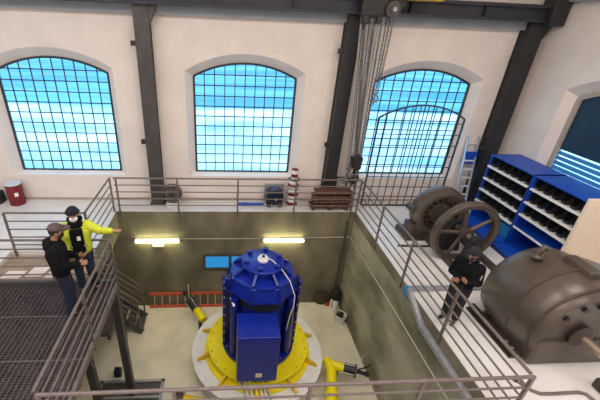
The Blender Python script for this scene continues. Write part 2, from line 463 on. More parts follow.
t = thing('bucket', 'off-white bucket with dark rags on top beside the pit canister', 'bucket', (7.25, -.98, ZP))
MB().lathe([(0, 0), (.17, 0), (.21, .30), (.20, .34), (.18, .30), (0, .28)], (7.27, -.98, ZP), 'Z', 24).build('pail', 'white_ring', t, True)
m = MB()
for k in range(7): m.sph((7.27+random.uniform(-.1, .12), -.98+random.uniform(-.1, .1), ZP+.33+random.uniform(0, .06)), (.08, .07, .05), 2)
m.build('rags', 'black', t, True)
MB().tube([(7.27+.2*math.cos(a), -.98-.06, ZP+.32+.2*math.sin(a)) for a in [PI*k/10 for k in range(11)]], .008).build('handle', 'steel', t, True)
t = thing('jerrycan', 'small dark blue can on the pit floor between the platform legs', 'can', (.28, -2.85, ZP))
MB().bx(.18, .38, -2.94, -2.76, ZP, ZP+.26).build('body', 'navy', t, bevel=.03)
MB().cyl((.24, -2.85, ZP+.26), (.24, -2.85, ZP+.33), .03).build('spout', 'blue', t, True)
MB().tube([(.27, -2.85, ZP+.26), (.29, -2.85, ZP+.33), (.35, -2.85, ZP+.33), (.37, -2.85, ZP+.26)], .012).build('handle', 'navy', t, True)
t = thing('floor_hatch', 'square hatch frame with its dark opening drawn flat in the pit floor at lower left', 'hatch', (.8, -3.7, ZP))
m = MB(); hx0, hx1, hy0, hy1 = -.15, 1.6, -4.5, -3.05
m.bx(hx0, hx1, hy1-.08, hy1, ZP, ZP+.06); m.bx(hx0, hx1, hy0, hy0+.08, ZP, ZP+.06)
m.bx(hx0, hx0+.08, hy0, hy1, ZP, ZP+.06); m.bx(hx1-.08, hx1, hy0, hy1, ZP, ZP+.06)
m.build('frame', 'greyplate', t)
MB().bx(hx0+.08, hx1-.08, hy0+.08, hy1-.08, ZP, ZP+.02).build('plate', 'steel_dark', t)  # flat dark plate standing in for the shaded depth of the opening
MB().bx(hx0+.08, hx1-.08, -3.62, -3.55, ZP+.02, ZP+.05).build('crossbar', 'greyplate', t)

# ------------------------------------------------------------------ the blue generator on its yellow cover
GX, GY = 4.23, -2.62
t = thing('concrete_plinth', 'round white plinth ring on the pit floor under the yellow cover', 'plinth', (GX, GY, ZP))
MB().lathe([(1.79, 0), (1.79, .6), (1.87, .64), (1.87, .70), (1.3, .70), (1.3, 0)], (GX, GY, ZP), 'Z', 72).build('ring', 'white_ring', t, True)
MB().torus((GX, GY, ZP+.58), 1.81, .03, 'Z', 72).build('dark_band', 'steel_dark', t, True)
ZR = ZP+.70
t = thing('turbine_cover', 'round yellow turbine cover with lugs under the blue generator', 'cover', (GX, GY, ZR))
MB().lathe([(1.50, 0), (1.50, .04), (1.36, .06), (1.32, .24), (1.42, .26), (1.42, .31), (0, .33), (0, 0)], (GX, GY, ZR), 'Z', 72).build('flange', 'yellow', t, True)
for k in range(10):
    a = 2*PI*(k+.35)/10; c, s = math.cos(a), math.sin(a); tt = Vector((-s, c, 0))*.03
    P = lambda r, z: Vector((GX+c*r, GY+s*r, ZR+z))
    MB().prism([P(1.30, .0)-tt, P(1.74, .0)-tt, P(1.74, .06)-tt, P(1.40, .25)-tt, P(1.30, .25)-tt], tt*2).build('lug', 'ochre', t)
m = MB()
for k in range(24):
    a = 2*PI*k/24
    m.cyl((GX+1.34*math.cos(a), GY+1.34*math.sin(a), ZR+.31), (GX+1.34*math.cos(a), GY+1.34*math.sin(a), ZR+.345), .022, seg=6)
m.build('bolts', 'ochre', t)
ZG = ZR+.33
gen = thing('generator', 'tall blue vertical generator in the middle of the pit', 'generator', (GX, GY, ZG))
b = MB(); b.lathe([(0, 0), (1.0, 0), (1.0, .09), (.80, .10), (.80, .14), (0, .14)], (GX, GY, ZG), 'Z', 56).build('base_flange', 'blue', gen, True)
b = MB(); b.lathe([(.80, .1), (.78, .16), (.74, .2), (.74, 2.0), (.70, 2.1), (0, 2.1)], (GX, GY, ZG), 'Z', 48).build('housing', 'blue', gen, True)
m = MB()
for k in range(20):
    a = 2*PI*k/20
    m.cyl((GX+.92*math.cos(a), GY+.92*math.sin(a), ZG+.08), (GX+.92*math.cos(a), GY+.92*math.sin(a), ZG+.125), .025, seg=6)
m.build('bolts', 'steel', gen)
ZE = ZG+2.14    # eave
for sx in (-1, 1):
    f = MB()
    f.bx(GX+sx*.70, GX+sx*1.0, GY-.05, GY+.05, ZG+.09, ZE+.10)
    f.bx(GX+sx*.93, GX+sx*1.0, GY-.22, GY+.16, ZG+.09, ZE+.10)
    o = f.build('side_flange', 'blue', gen, bevel=.01)
    m = MB()
    for k in range(7):
        z = ZG+.3+k*.3
        m.cyl((GX+sx*.96, GY-.215, z), (GX+sx*.96, GY-.245, z), .022, seg=6)
    m.build('bolts', 'steel', o)
    # air duct pipe beside the box
    MB().cyl((GX+sx*.70, GY-.48, ZG+.14), (GX+sx*.70, GY-.48, ZE-.12), .11, seg=16).build('duct', 'blue', gen, True)
MB().lathe([(.745, 1.78), (.752, 1.78), (.752, 2.02), (.745, 2.02)], (GX, GY, ZG), 'Z', 48).build('shade_slot', 'black', gen, True)  # black band painting in the shade under the dome skirt
n = 8
def octa(r, z): return [(GX+r*math.cos(2*PI*(k+.5)/n), GY+r*math.sin(2*PI*(k+.5)/n), z) for k in range(n)]
def loft(rings):
    mb = MB(); vs = [[mb.bm.verts.new(p) for p in r] for r in rings]
    for i in range(len(vs)-1):
        for k in range(len(vs[i])):
            mb.bm.faces.new((vs[i][k], vs[i][(k+1) % len(vs[i])], vs[i+1][(k+1) % len(vs[i])], vs[i+1][k]))
    mb.bm.faces.new(vs[0][::-1]); mb.bm.faces.new(vs[-1]); return mb
skirt = loft([octa(.86, ZE-.10), octa(.92, ZE-.04), octa(.92, ZE+.02), octa(.82, ZE+.33), octa(.78, ZE+.34)]).build('skirt', 'blue_light', gen, bevel=.015)
MB().lathe([(0, .30), (.79, .30), (.79, .37), (.44, .39), (.44, .55), (.53, .56), (.53, .62), (.50, .64), (0, .65)], (GX, GY, ZE), 'Z', 48).build('dome', 'blue_light', gen, True)
for k in range(n):
    a = 2*PI*(k+.5)/n; c, s = math.cos(a), math.sin(a); tt = Vector((-s, c, 0))*.03
    P = lambda r, z: Vector((GX+c*r, GY+s*r, ZE+z))
    MB().prism([P(.42, .36)-tt, P(.77, .36)-tt, P(.77, .41)-tt, P(.52, .58)-tt, P(.42, .58)-tt], tt*2).build('rib', 'blue', gen)
    MB().prism([P(.78, .33)-tt, P(.84, .33)-tt, P(.95, .02)-tt, P(.95, -.06)-tt, P(.88, -.02)-tt], tt*2).build('skirt_rib', 'blue', gen)
for k in range(6):
    a = 2*PI*(k+.25)/6; c, s = math.cos(a), math.sin(a)
    MB().cyl((GX+c*.44, GY+s*.44, ZE+.63), (GX+c*.44, GY+s*.44, ZE+.72), .06, seg=12).build('lifting_lug', 'blue', gen, True)
MB().lathe([(0, .64), (.14, .64), (.14, .70), (.10, .72), (.10, .76), (0, .77)], (GX, GY, ZE), 'Z', 28).build('cap', 'white_ring', gen, True)
MB().cyl((GX, GY-.02, ZE+.76), (GX, GY-.02, ZE+.80), .04).build('sensor', 'black', gen, True)
# white signal cable from the cap over the right side down to the box
MB().tube([(GX+.08, GY-.03, ZE+.74), (GX+.22, GY-.12, ZE+.72), (GX+.45, GY-.35, ZE+.58), (GX+.62, GY-.52, ZE+.38), (GX+.74, GY-.66, ZE+.06), (GX+.73, GY-.70, ZE-.25), (GX+.66, GY-.72, ZE-.55), (GX+.60, GY-.78, ZE-.95)], .012).build('signal_cable', 'cable', gen, True)
MB().tube([(GX+.72, GY-.70, ZE-.3), (GX+.80, GY-.5, ZE-.8), (GX+.84, GY-.4, ZE-1.6), (GX+.84, GY-.4, ZG+.12)], .022).build('drain_tube', 'greyplate', gen, True)
MB().tube([(GX+.66, GY-.62, ZE-.5), (GX+.66, GY-.66, ZE-.9)], .05).build('connector', 'black', gen, True)
MB().tube([(GX-.80, GY-.45, ZE-.15), (GX-.72, GY-.62, ZE-.28)], .03).build('thermometer', 'white', gen, True)
bx0, bx1, byf, byb, bz0, bz1 = 3.57, 4.54, -4.15, -3.36, -2.50, -1.02
box = MB().bx(bx0, bx1, byf, byb, bz0, bz1).build('terminal_box', 'blue_light', gen, bevel=.012)
MB().bx(bx0+.03, bx1-.03, byf-.012, byf, bz0+.04, bz1-.04).build('door', 'blue_light', box)
MB().bx(4.02, 4.17, byf-.018, byf-.012, bz0+.16, bz0+.29).build('warning_plate', 'white', box)
MB().bx(4.055, 4.135, byf-.021, byf-.018, bz0+.195, bz0+.26).build('plate_symbol', 'yellow', box)
for k in range(7):
    x = 3.70+.11*k
    MB().tube([(x, -3.9, bz0), (x+random.uniform(-.03, .03), -3.95, bz0-.25), (x+random.uniform(-.05, .05)+.05, -4.05, ZR+.12), (x+.1, -4.35, ZR+.02), (x+.12, -4.7, ZP+.3)], .025).build('power_cable', 'cable' if k % 3 else 'greyplate', gen, True)
for k in range(2):
    MB().bx(4.08+.2*k, 4.2+.2*k, -3.86, -3.7, ZR+.33, bz0).build('support', 'black', gen)

# servo motors round the ring
def servo(label, p, d, ln=1.0):
    p = Vector(p); d = Vector(d).normalized(); e = lambda q: p+d*q*ln
    t = thing('servomotor', label, 'servomotor', p)
    MB().cyl(e(-.15), e(.32), .125, seg=20).build('barrel', 'yellow', t, True)
    o = MB().cyl(e(.32), e(.72), .15, seg=20).build('cylinder', 'steel_black', t, True)
    for k in range(4):
        u = d.orthogonal().normalized(); v = d.cross(u); a = PI/4+k*PI/2
        q = (u*math.cos(a)+v*math.sin(a))*.165
        MB().cyl(e(.30)+q, e(.75)+q, .014, seg=8).build('tie_rod', 'steel', t, True)
    MB().cyl(e(.71), e(.76), .19, seg=20).build('end_plate', 'steel_dark', t, True)
    MB().cyl(e(.76), e(1.12), .055, seg=14).build('rod', 'black', t, True)
    MB().cyl(e(1.10), e(1.2), .085, .06, seg=14).build('rod_eye', 'steel_black', t, True)
    MB().tube([e(.80), e(.82)+Vector((0, 0, .3)), e(.84)+Vector((0, 0, .62))], .012).build('feedback_rod', 'cable', t, True)
    MB().tube([e(.76)+Vector((0, 0, .05)), e(.95)+Vector((.1, 0, .22)), e(1.02)+Vector((.12, 0, .34))], .022).build('hose', 'black', t, True)
    MB().cyl(e(.1)-Vector((0, 0, .05)), (e(.1).x, e(.1).y, ZP), .06, seg=12).build('pedestal', 'steel_dark', t, True)
    return t
servo('yellow and black servomotor left of the blue generator in front of the ladder', (2.56, -1.30, -3.13), (-.62, .95, .2), .98)
servo('yellow and black servomotor right of the blue generator by the pit wall', (6.38, -3.22, -3.2), (.93, -.36, 0), .78)
t = thing('yellow_pipe', 'bent yellow pipe beside the white ring right of the generator', 'pipe', (6.15, -3.5, ZP))
MB().tube([(6.21, -3.03, -3.24), (6.25, -3.18, -3.22), (6.24, -3.4, -3.24), (6.16, -3.8, -3.3), (6.02, -4.25, -3.35), (5.84, -4.7, -3.4)], .145, 18).build('bend', 'yellow', t, True)
MB().cyl((6.11, -4.0, -3.32), (6.07, -4.1, -3.33), .2, seg=20).build('collar', 'yellow', t, True)
MB().cyl((5.9, -4.6, -3.4), (5.9, -4.6, ZP), .08).build('pedestal', 'steel_dark', t)
t = thing('yellow_cylinder', 'ochre yellow cylinder with a brown end cap left of the ring by the near railing', 'cylinder', (2.5, -3.95, ZP))
MB().cyl((2.2, -3.95, -3.45), (2.74, -4.08, -3.45), .16, seg=24).build('barrel', 'ochre', t, True)
MB().cyl((2.0, -3.92, -3.45), (2.22, -3.95, -3.45), .20, seg=24).build('end_cap', 'rust2', t, True)
MB().bx(2.35, 2.5, -4.1, -3.85, ZP, -3.55).build('saddle', 'steel_dark', t)
MB().bx(2.56, 2.68, -4.15, -3.92, ZP, -3.55).build('saddle', 'steel_dark', t)
tag(MB().tube([(1.4, -4.3, ZP+.02), (1.7, -3.8, ZP+.02), (2.0, -3.6, ZP+.03), (2.25, -3.45, ZP+.03), (2.32, -3.2, ZP+.03)], .022).build('floor_cable', 'cable', None, True), 'white cable lying on the pit floor beside the ochre cylinder', 'cable')

# ------------------------------------------------------------------ hoist
HX, HY = 7.03, .12
h = thing('chain_hoist', 'chain hoist with long hanging chains at the right corner of the pit', 'hoist', (HX, HY, 1.2))
MB().bx(HX-.42, HX+.24, HY-.12, HY+.14, 5.46, 5.86).build('trolley', 'steel_black', h, bevel=.03)
MB().lathe([(0, -.07), (.1, -.07), (.12, -.04), (.17, -.04), (.19, -.01), (.19, .03), (.1, .05), (0, .05)], (HX+.34, HY-.18, 5.62), 'Y', 28).build('pulley', 'steel_dark', h, True)
MB().cyl((HX+.34, HY-.30, 5.62), (HX+.34, HY-.24, 5.62), .05).build('pulley_hub', 'greyplate', h, True)
MB().lathe([(0, -.05), (.16, -.05), (.18, 0), (.16, .05), (0, .05)], (HX+.52, HY-.1, 5.80), 'Y', 24).build('pulley', 'steel_black', h, True)
MB().bx(HX-.36, HX-.2, HY-.14, HY+.02, 5.28, 5.48).build('chain_guide', 'steel_black', h, bevel=.02)
MB().bx(HX+.0, HX+.12, HY-.14, HY+.02, 5.3, 5.5).build('chain_guide', 'steel_black', h, bevel=.02)
MB().bx(HX+.55, HX+1.5, HY-.35, HY+.15, 5.83, 6.1).build('motor_housing', 'ochre', h, bevel=.03)
def chain(p0, p1, pitch, w, r):
    mb = MB(); p0, p1 = Vector(p0), Vector(p1); d = p1-p0; n = int(d.length/pitch); t = d.normalized()
    u = t.orthogonal().normalized(); v = t.cross(u)
    for i in range(n):
        c = p0+d*(i+.5)/n; a, b = (u, v) if i % 2 else (v, u)
        L_ = pitch*.72
        mb.tube([c-t*L_-a*w*.3, c-a*w-t*L_*.5, c-a*w+t*L_*.5, c+t*L_-a*w*.3, c+t*L_+a*w*.3, c+a*w+t*L_*.5, c+a*w-t*L_*.5, c-t*L_+a*w*.3, c-t*L_-a*w*.3], r, 4)
    return mb
falls = [(-.36, -.02, .95), (-.31, .02, .85), (-.26, .05, .78), (-.20, .09, 1.7), (-.13, .13, 1.7), (-.03, .18, 1.7), (.04, .22, 1.7), (.10, .25, .8), (.16, .28, .76), (.22, .32, .85), (.32, .36, 1.2), (-.28, .16, 1.7), (.08, .10, .9), (.40, .40, 3.3), (.46, .42, 3.6), (-.08, .20, 1.7), (.0, .12, 1.7)]
for i, (xt, xb, zb) in enumerate(falls):
    yy = HY+.05*math.sin(i*2.1)
    chain((HX+xt, yy, 5.5), (HX+xb, yy, zb), .055, .020, .009).build('chain', 'chain' if i % 3 else 'steel', h)
HX += .24
hb = MB().bx(HX-.17, HX+.12, HY-.12, HY+.12, 1.42, 1.78)
hb.cyl((HX-.03, HY-.14, 1.72), (HX-.03, HY+.14, 1.72), .16, seg=24)
hb = hb.build('hook_block', 'steel_black', h, bevel=.03)
MB().tube([(HX-.03, HY, 1.46), (HX-.03, HY, 1.25), (HX+.10, HY, 1.17), (HX+.12, HY, 1.03), (HX, HY, .95), (HX-.14, HY, 1.01), (HX-.15, HY, 1.11)], .045, 10).build('hook', 'steel_black', h, True)
m = MB()
for k in range(26):
    m.torus((HX-.12+random.uniform(-.15, .2), HY+random.uniform(-.12, .1), .98+random.uniform(-.18, .6)), .05, .015, random.choice('XYZ'), 10, 5)
tag(m.build('chain_slack', 'chain', h), kind='stuff')
HX -= .24
MB().tube([(HX+.36, HY-.06, 3.76), (HX+.36, HY-.06, 3.62), (HX+.46, HY-.06, 3.52), (HX+.44, HY-.06, 3.4), (HX+.32, HY-.06, 3.42)], .03, 8).build('small_hook', 'greyplate', h, True)

# ------------------------------------------------------------------ standing lattice
t = thing('lattice_frame', 'arched steel lattice frame standing in front of the right window', 'frame', (9.3, .45, 0))
LX, LHW, LS, LA, LY = 9.12, 1.32, 2.90, 3.28, .42
pts = [(-LHW, .03), (-LHW, LS)]+[(-LHW+2*LHW*i/20, arch(-LHW+2*LHW*i/20, LHW, LS, LA)) for i in range(1, 20)]+[(LHW, LS), (LHW, .03)]
m = MB()
for a, b in zip(pts, pts[1:]+pts[:1]): m.bar((LX+a[0], LY, a[1]), (LX+b[0], LY, b[1]), .045)
m.build('rim', 'lattice', t)
for i in range(1, 11):
    u = -LHW+2*LHW*i/11
    MB().bar((LX+u, LY, .03), (LX+u, LY, arch(u, LHW, LS, LA)), .022).build('upright', 'lattice', t)
for j in range(1, 9):
    z = j*.345
    MB().bar((LX-LHW, LY, z), (LX+LHW, LY, z), .022).build('crossbar', 'lattice', t)

# stepladder leaning beside the right column
t = thing('stepladder', 'pale aluminium ladder leaning on the wall left of the right column', 'ladder', (11.2, .55, 0))
for x in (11.0, 11.36): MB().bar((x+.0, .34, 0), (x-.02, .74, 2.3), .035, .07).build('rail', 'alu', t)
for k in range(8):
    q = (k+.6)/8.3
    MB().bar((11.0, .34+.4*q, 2.3*q), (11.36, .34+.4*q, 2.3*q), .03, .05).build('rung', 'white', t)
MB().bx(10.98, 11.38, .60, .69, 1.45, 1.85).build('joint', 'rackblue', t, bevel=.01)
for x in (11.0, 11.36): MB().bx(x-.03, x+.03, .31, .38, 0, .05).build('foot', 'black', t)

# ------------------------------------------------------------------ things along the north wall
t = thing('oil_drum', 'dark red drum with a pale lid under the left window', 'drum', (-3.08, .50, 0))
MB().lathe([(0, 0), (.21, 0), (.22, .02), (.22, .2), (.228, .215), (.22, .23), (.22, .42), (.228, .435), (.22, .45), (.22, .62), (.225, .64), (0, .64)], (-3.08, .50, 0), 'Z', 32).build('body', 'red', t, True)
MB().lathe([(0, .64), (.2, .64), (.225, .66), (.215, .68), (.19, .665), (0, .665)], (-3.08, .50, 0), 'Z', 32).build('lid', 'lid', t, True)
MB().box((-2.95, .31, .38), (.10, .012, .12), Euler((0, 0, .5)).to_matrix()).build('sticker', 'white', t)
t = thing('tool_box', 'black box on the floor left of the red drum', 'box', (-3.72, .55, 0))
MB().bx(-3.95, -3.52, .42, .70, 0, .38).build('body', 'black', t, bevel=.03)
MB().tube([(-3.85, .56, .38), (-3.83, .56, .45), (-3.66, .56, .45), (-3.64, .56, .38)], .015).build('handle', 'steel_dark', t, True)
t = thing('pump_casing', 'round olive-grey iron casing on a white block by the left column', 'casing', (1.66, .45, 0))
MB().bx(1.48, 1.86, .28, .60, 0, .10).build('block', 'white', t)
MB().lathe([(0, -.16), (.10, -.16), (.12, -.12), (.22, -.11), (.30, -.06), (.31, .03), (.26, .10), (0, .13)], (1.66, .44, .41), 'Y', 36).build('shell', 'olive_iron', t, True)
MB().torus((1.66, .34, .41), .25, .03).build('rim', 'rust', t, True)
MB().cyl((1.66, .24, .41), (1.66, .30, .41), .06).build('hub', 'steel_dark', t, True)
m = MB()
for k in range(8): m.cyl((1.66+.18*math.cos(k*PI/4), .31, .41+.18*math.sin(k*PI/4)), (1.66+.18*math.cos(k*PI/4), .345, .41+.18*math.sin(k*PI/4)), .02, seg=6)
m.build('bolts', 'greyplate', t)
t = thing('electric_motor', 'dark navy electric motor on the floor under the middle window', 'motor', (4.9, .4, 0))
MB().bx(4.58, 5.2, .60, .66, 0, .66).build('back_plate', 'greyplate', t)
MB().lathe([(0, -.2), (.08, -.2), (.1, -.15), (.2, -.15), (.27, -.1), (.29, .0), (.29, .15), (0, .17)], (4.9, .42, .33), 'Y', 36).build('casing', 'navy', t, True)
MB().torus((4.9, .29, .33), .24, .028).build('rim', 'steel_black', t, True)
MB().cyl((4.9, .13, .33), (4.9, .23, .33), .035).build('shaft', 'steel', t, True)
for x in (4.72, 5.08): MB().bx(x-.07, x+.07, .28, .58, 0, .12).build('foot', 'navy', t)
tag(MB().tube([(3.72, .42, .05), (4.55, .40, .05)], .05, 14).build('blue_pipe', 'rackblue', None, True), 'dark blue pipe lying on the floor left of the navy motor', 'pipe')
# stacked red and white tins
z = 0
tins = [(.17, .34, 'red and white tin, bottom of the stack by the middle window'), (.17, .31, 'red and white tin, second from the bottom of the stack'),
        (.175, .30, 'red and white tin, third from the bottom of the stack'), (.10, .32, 'narrow red and white tin on top of the stack')]
for r, hh, lab in tins:
    t = thing('paint_tin', lab, 'tin', (5.47, .40, z), group='stacked tins by the middle window')
    MB().lathe([(0, 0), (r, 0), (r, hh*.9), (r*.9, hh*.93), (0, hh*.93)], (5.47, .40, z), 'Z', 28).build('can', 'white', t, True)
    MB().lathe([(r+.002, hh*.22), (r+.004, hh*.22), (r+.004, hh*.55), (r+.002, hh*.55)], (5.47, .40, z), 'Z', 28).build('label_band', 'red', t, True)
    MB().lathe([(r*.9, hh*.93), (r+.006, hh*.93), (r+.006, hh), (0, hh)], (5.47, .40, z), 'Z', 28).build('lid', 'black' if r > .12 else 'red', t, True)
    z += hh
# timber stack
for k in range(4):
    zz = .04+k*.155
    t = thing('timber_pallet', 'dark red timber frame, %s of the stack beside the middle column' % ('bottom', 'second from bottom', 'third from bottom', 'topmost')[k], 'timber', (6.8, .22, zz), group='timber frames stacked by the middle column')
    x0 = 6.02+.05*(k % 2)+.02*k; x1 = 7.30+.03*(k % 2)
    for y in (.08, .22, .37): MB().bx(x0, x1, y-.05, y+.05, zz+.085, zz+.135).build('plank', 'wood', t, bevel=.006)
    for x in (x0+.1, (x0+x1)/2, x1-.1): MB().bx(x-.05, x+.05, .05, .40, zz-.018 if k else 0, zz+.085).build('bearer', 'rust2' if k % 2 else 'wood', t)
t = thing('guard_frame', 'small dark steel guard frame behind the timber stack', 'frame', (7.1, .6, 0))
for x in (6.9, 7.4): MB().bx(x-.02, x+.02, .58, .62, 0, .95).build('post', 'steel_dark', t)
for z in (.93, .6): MB().bx(6.9, 7.4, .58, .62, z-.02, z+.02).build('bar', 'steel_dark', t)

# ------------------------------------------------------------------ old machines on the east gallery
AX, AZ = 9.3, .76
t = thing('alternator', 'old brown iron alternator ring behind the spoked flywheel', 'alternator', (9.22, -1.4, 0))
MB().lathe([(.50, -.2), (.60, -.24), (.70, -.20), (.735, -.1), (.735, .12), (.70, .22), (.58, .24), (.50, .2), (.48, 0), (.50, -.2)], (9.22, -1.42, AZ), 'Y', 64).build('stator_ring', 'rust', t, True)
for k in range(18):
    a = 2*PI*k/18
    MB().box((9.22+.44*math.cos(a), -1.46, AZ+.44*math.sin(a)), (.13, .34, .10), Euler((0, -a, 0)).to_matrix()).build('coil', 'coil', t, bevel=.015)
MB().lathe([(0, -.16), (.3, -.16), (.35, -.1), (.35, .16), (0, .18)], (9.22, -1.42, AZ), 'Y', 32).build('rotor', 'rust2', t, True)
for x in (8.62, 9.82): MB().bx(x-.16, x+.16, -1.62, -1.2, .12, .42).build('foot', 'rust', t, bevel=.02)
MB().bx(8.35, 10.1, -1.75, -1.0, 0, .12).build('bedplate', 'rust2', t, bevel=.01)
MB().cyl((8.47, -1.5, .85), (8.47, -1.2, .85), .1).build('terminal', 'steel_dark', t, True)

t = thing('flywheel', 'large brown spoked flywheel in front of the old alternator', 'flywheel', (AX, -2.55, 0))
FY = -2.55
MB().lathe([(.70, -.08), (.80, -.10), (.85, -.07), (.85, .07), (.80, .10), (.70, .08), (.69, 0), (.70, -.08)], (AX, FY, AZ), 'Y', 72).build('rim', 'rust', t, True)
MB().lathe([(.06, -.16), (.15, -.16), (.17, -.10), (.17, .10), (.15, .16), (.06, .16)], (AX, FY, AZ), 'Y', 32).build('hub', 'rust2', t, True)
for k in range(5):
    a = 2*PI*k/5+.55
    c, s = math.cos(a), math.sin(a)
    MB().cyl((AX+c*.12, FY, AZ+s*.12), (AX+c*.72, FY, AZ+s*.72), .055, .042, seg=14).build('spoke', 'rust', t, True)
MB().cyl((AX, -3.05, AZ), (AX, -1.75, AZ), .06).build('shaft', 'shaft', t, True)
for y in (-2.15, -3.0):
    m = MB(); m.prism([(AX-.28, y-.09, .0), (AX+.28, y-.09, .0), (AX+.14, y-.09, .82), (AX-.14, y-.09, .82)], (0, .18, 0)); m.cyl((AX, y-.1, AZ), (AX, y+.1, AZ), .14)
    m.build('bearing_pedestal', 'steel_black', t, True)
for x in (8.95, 9.95): MB().bx(x-.07, x+.07, -3.55, -1.8, 0, .13).build('bed_rail', 'rust2', t, bevel=.01)

BX, BZ = 9.42, .70
t = thing('generator', 'big round brown horizontal generator at the right edge', 'generator', (BX, -5.2, 0))
MB().lathe([(0, .92), (.5, .92), (.76, .87), (.90, .74), (.96, .50), (.97, -.05), (.99, -.06), (.99, -.10), (.955, -.11), (.94, -.32), (.90, -.50), (.84, -.60), (.80, -.64), (.80, -.62), (.66, -.60), (.3, -.58), (0, -.58)], (BX, -5.2, BZ), 'Y', 72).build('casing', 'rust', t, True)
MB().torus((BX, -5.72, BZ), .90, .022, 'Y', 72).build('seam_ring', 'rust2', t, True)
MB().bx(BX-.78, BX+.78, -5.86, -4.6, 0, .55).build('cradle', 'rust', t, bevel=.05)
MB().lathe([(.07, 0), (.2, 0), (.22, -.06), (.12, -.1), (.07, -.1)], (BX-.05, -5.80, BZ-.03), 'Y', 32).build('bearing_cap', 'rust2', t, True)
MB().cyl((BX-.05, -5.75, BZ-.03), (BX-.05, -6.25, BZ-.03), .065).build('shaft', 'shaft', t, True)
m = MB(); m.tube([(BX-.44, -4.82, BZ+.92), (BX-.44, -4.82, BZ+1.06), (BX-.38, -4.82, BZ+1.14), (BX-.32, -4.82, BZ+1.1)], .05, 12); m.sph((BX-.44, -4.82, BZ+.93), (.11, .11, .06))
m.build('lifting_eye', 'rust', t, True)
MB().prism([(BX-.10, -5.5, BZ+.90), (BX+.9, -5.5, BZ+.38), (BX+.9, -5.5, BZ+.80), (BX+.10, -5.5, BZ+1.07), (BX-.08, -5.5, BZ+1.07)], (0, .55, 0)).build('top_cover', 'rust', t, bevel=.03)
for a in (2.5, 2.0, 1.6):
    MB().cyl((BX+.62*math.cos(a), -5.79, BZ+.62*math.sin(a)), (BX+.62*math.cos(a), -5.85, BZ+.62*math.sin(a)), .045).build('bolt', 'steel_black', t, True)
t = thing('bed_rail', 'brown iron rail on the floor along the left side of the big generator', 'rail', (8.50, -5.05, 0))
m = MB(); m.bx(8.42, 8.60, -5.7, -4.4, 0, .03); m.bx(8.48, 8.54, -5.7, -4.4, .03, .10); m.bx(8.44, 8.58, -5.7, -4.4, .10, .13)
m.build('beam', 'rust2', t)
for y in (-5.6, -5.45): MB().cyl((8.51, y, .13), (8.51, y, .17), .03, seg=6).build('bolt', 'steel', t)
t = thing('cable_trunk', 'grey steel cable trunking crossing the floor and dropping down the pit wall', 'trunking', (7.6, -3.8, 0))
MB().bx(7.40, 10.4, -3.86, -3.70, 0, .05).build('floor_section', 'trunk', t, bevel=.01)
MB().bar((7.43, -3.80, .02), (7.42, -4.60, -.30), .10, .12).build('drop_section', 'trunk', t, bevel=.01)
MB().bar((7.42, -4.56, -.31), (7.42, YN, -.33), .12, .12).build('wall_section', 'trunk', t, bevel=.02)
MB().bx(7.38, 7.46, -3.88, -3.68, -.16, .06).build('corner_box', 'teal', t, bevel=.01)
tag(MB().tube([(7.98, -2.02, .03), (8.55, -2.05, .03), (9.0, -2.05, .03)], .03, 8).build('floor_bar', 'rust2'), 'thin brown bar lying on the floor between the railing and the flywheel', 'bar')
tag(MB().bx(9.8, 10.4, -3.35, -3.2, 0, .05).build('floor_strip', 'trunk', None, bevel=.01), 'grey strip on the floor between the flywheel and the big generator', 'strip')
t = thing('floor_pipe', 'bent grey pipe on the floor at the lower right corner', 'pipe', (8.8, -6.4, 0))
MB().tube([(8.20, -6.15, .03), (8.32, -6.35, .03), (8.42, -6.42, .03), (8.6, -6.43, .03), (9.1, -6.42, .03), (9.2, -6.46, .03), (9.24, -6.6, .03), (9.2, -6.9, .03)], .025, 10).build('pipe_run', 'rail', t, True)
MB().cyl((8.20, -6.15, .0), (8.20, -6.15, .06), .04).build('end_fitting', 'rust2', t, True)
t = thing('iron_block', 'brown iron block at the lower right corner beside the bent pipe', 'block', (9.65, -6.45, 0))
MB().bx(9.46, 9.85, -6.75, -6.28, 0, .2).build('body', 'rust2', t, bevel=.03)
MB().cyl((9.6, -6.45, .2), (9.6, -6.45, .25), .05, seg=6).build('bolt', 'steel_dark', t)

# ------------------------------------------------------------------ blue racks and bins
SH = (1.80, 1.43, 1.08, .71)
RX0, RX1 = 11.0, 11.88
binmesh = {}
def bin_proto():
    t = thing('storage_bin', '', 'bin', (0, 0, 0))
    # local: opening faces -x, width along y
    w, d, hh, th = .235, .34, .25, .008
    m = MB(); b = .055
    F_ = lambda x, y, z: Vector((x, y*(b+(w/2-b)*z/hh)/(w/2), z))
    m.prism([F_(.03, -w/2, 0), F_(d, -w/2, 0), F_(d, w/2, 0), F_(.03, w/2, 0)], (0, 0, th))
    m.prism([F_(d, -w/2, 0), F_(d, w/2, 0), F_(d, w/2, hh), F_(d, -w/2, hh)], (-th, 0, 0))
    for s in (-1, 1):
        y = s*w/2
        m.prism([F_(.03, y, 0), F_(d, y, 0), F_(d, y, hh), F_(.08, y, hh), F_(.0, y, .08)], (0, -s*th, 0))
    m.prism([F_(.03, -w/2, 0), F_(.03, w/2, 0), F_(0, w/2, .08), F_(0, -w/2, .08)], (th, 0, 0))
    m.build('shell', 'bin', t, local=True)
    m = MB()
    for k in range(5): m.box((.14+.04*k, random.uniform(-.03, .03), .07+.014*k), (.07, .06, .06), Euler((random.random(), random.random(), random.random())).to_matrix())
    m.build('contents', 'steel_black', t, local=True)
    return t
proto = None
ordn = ('first', 'second', 'third', 'fourth', 'fifth', 'sixth')
shn = ('top', 'second', 'third', 'lowest white')
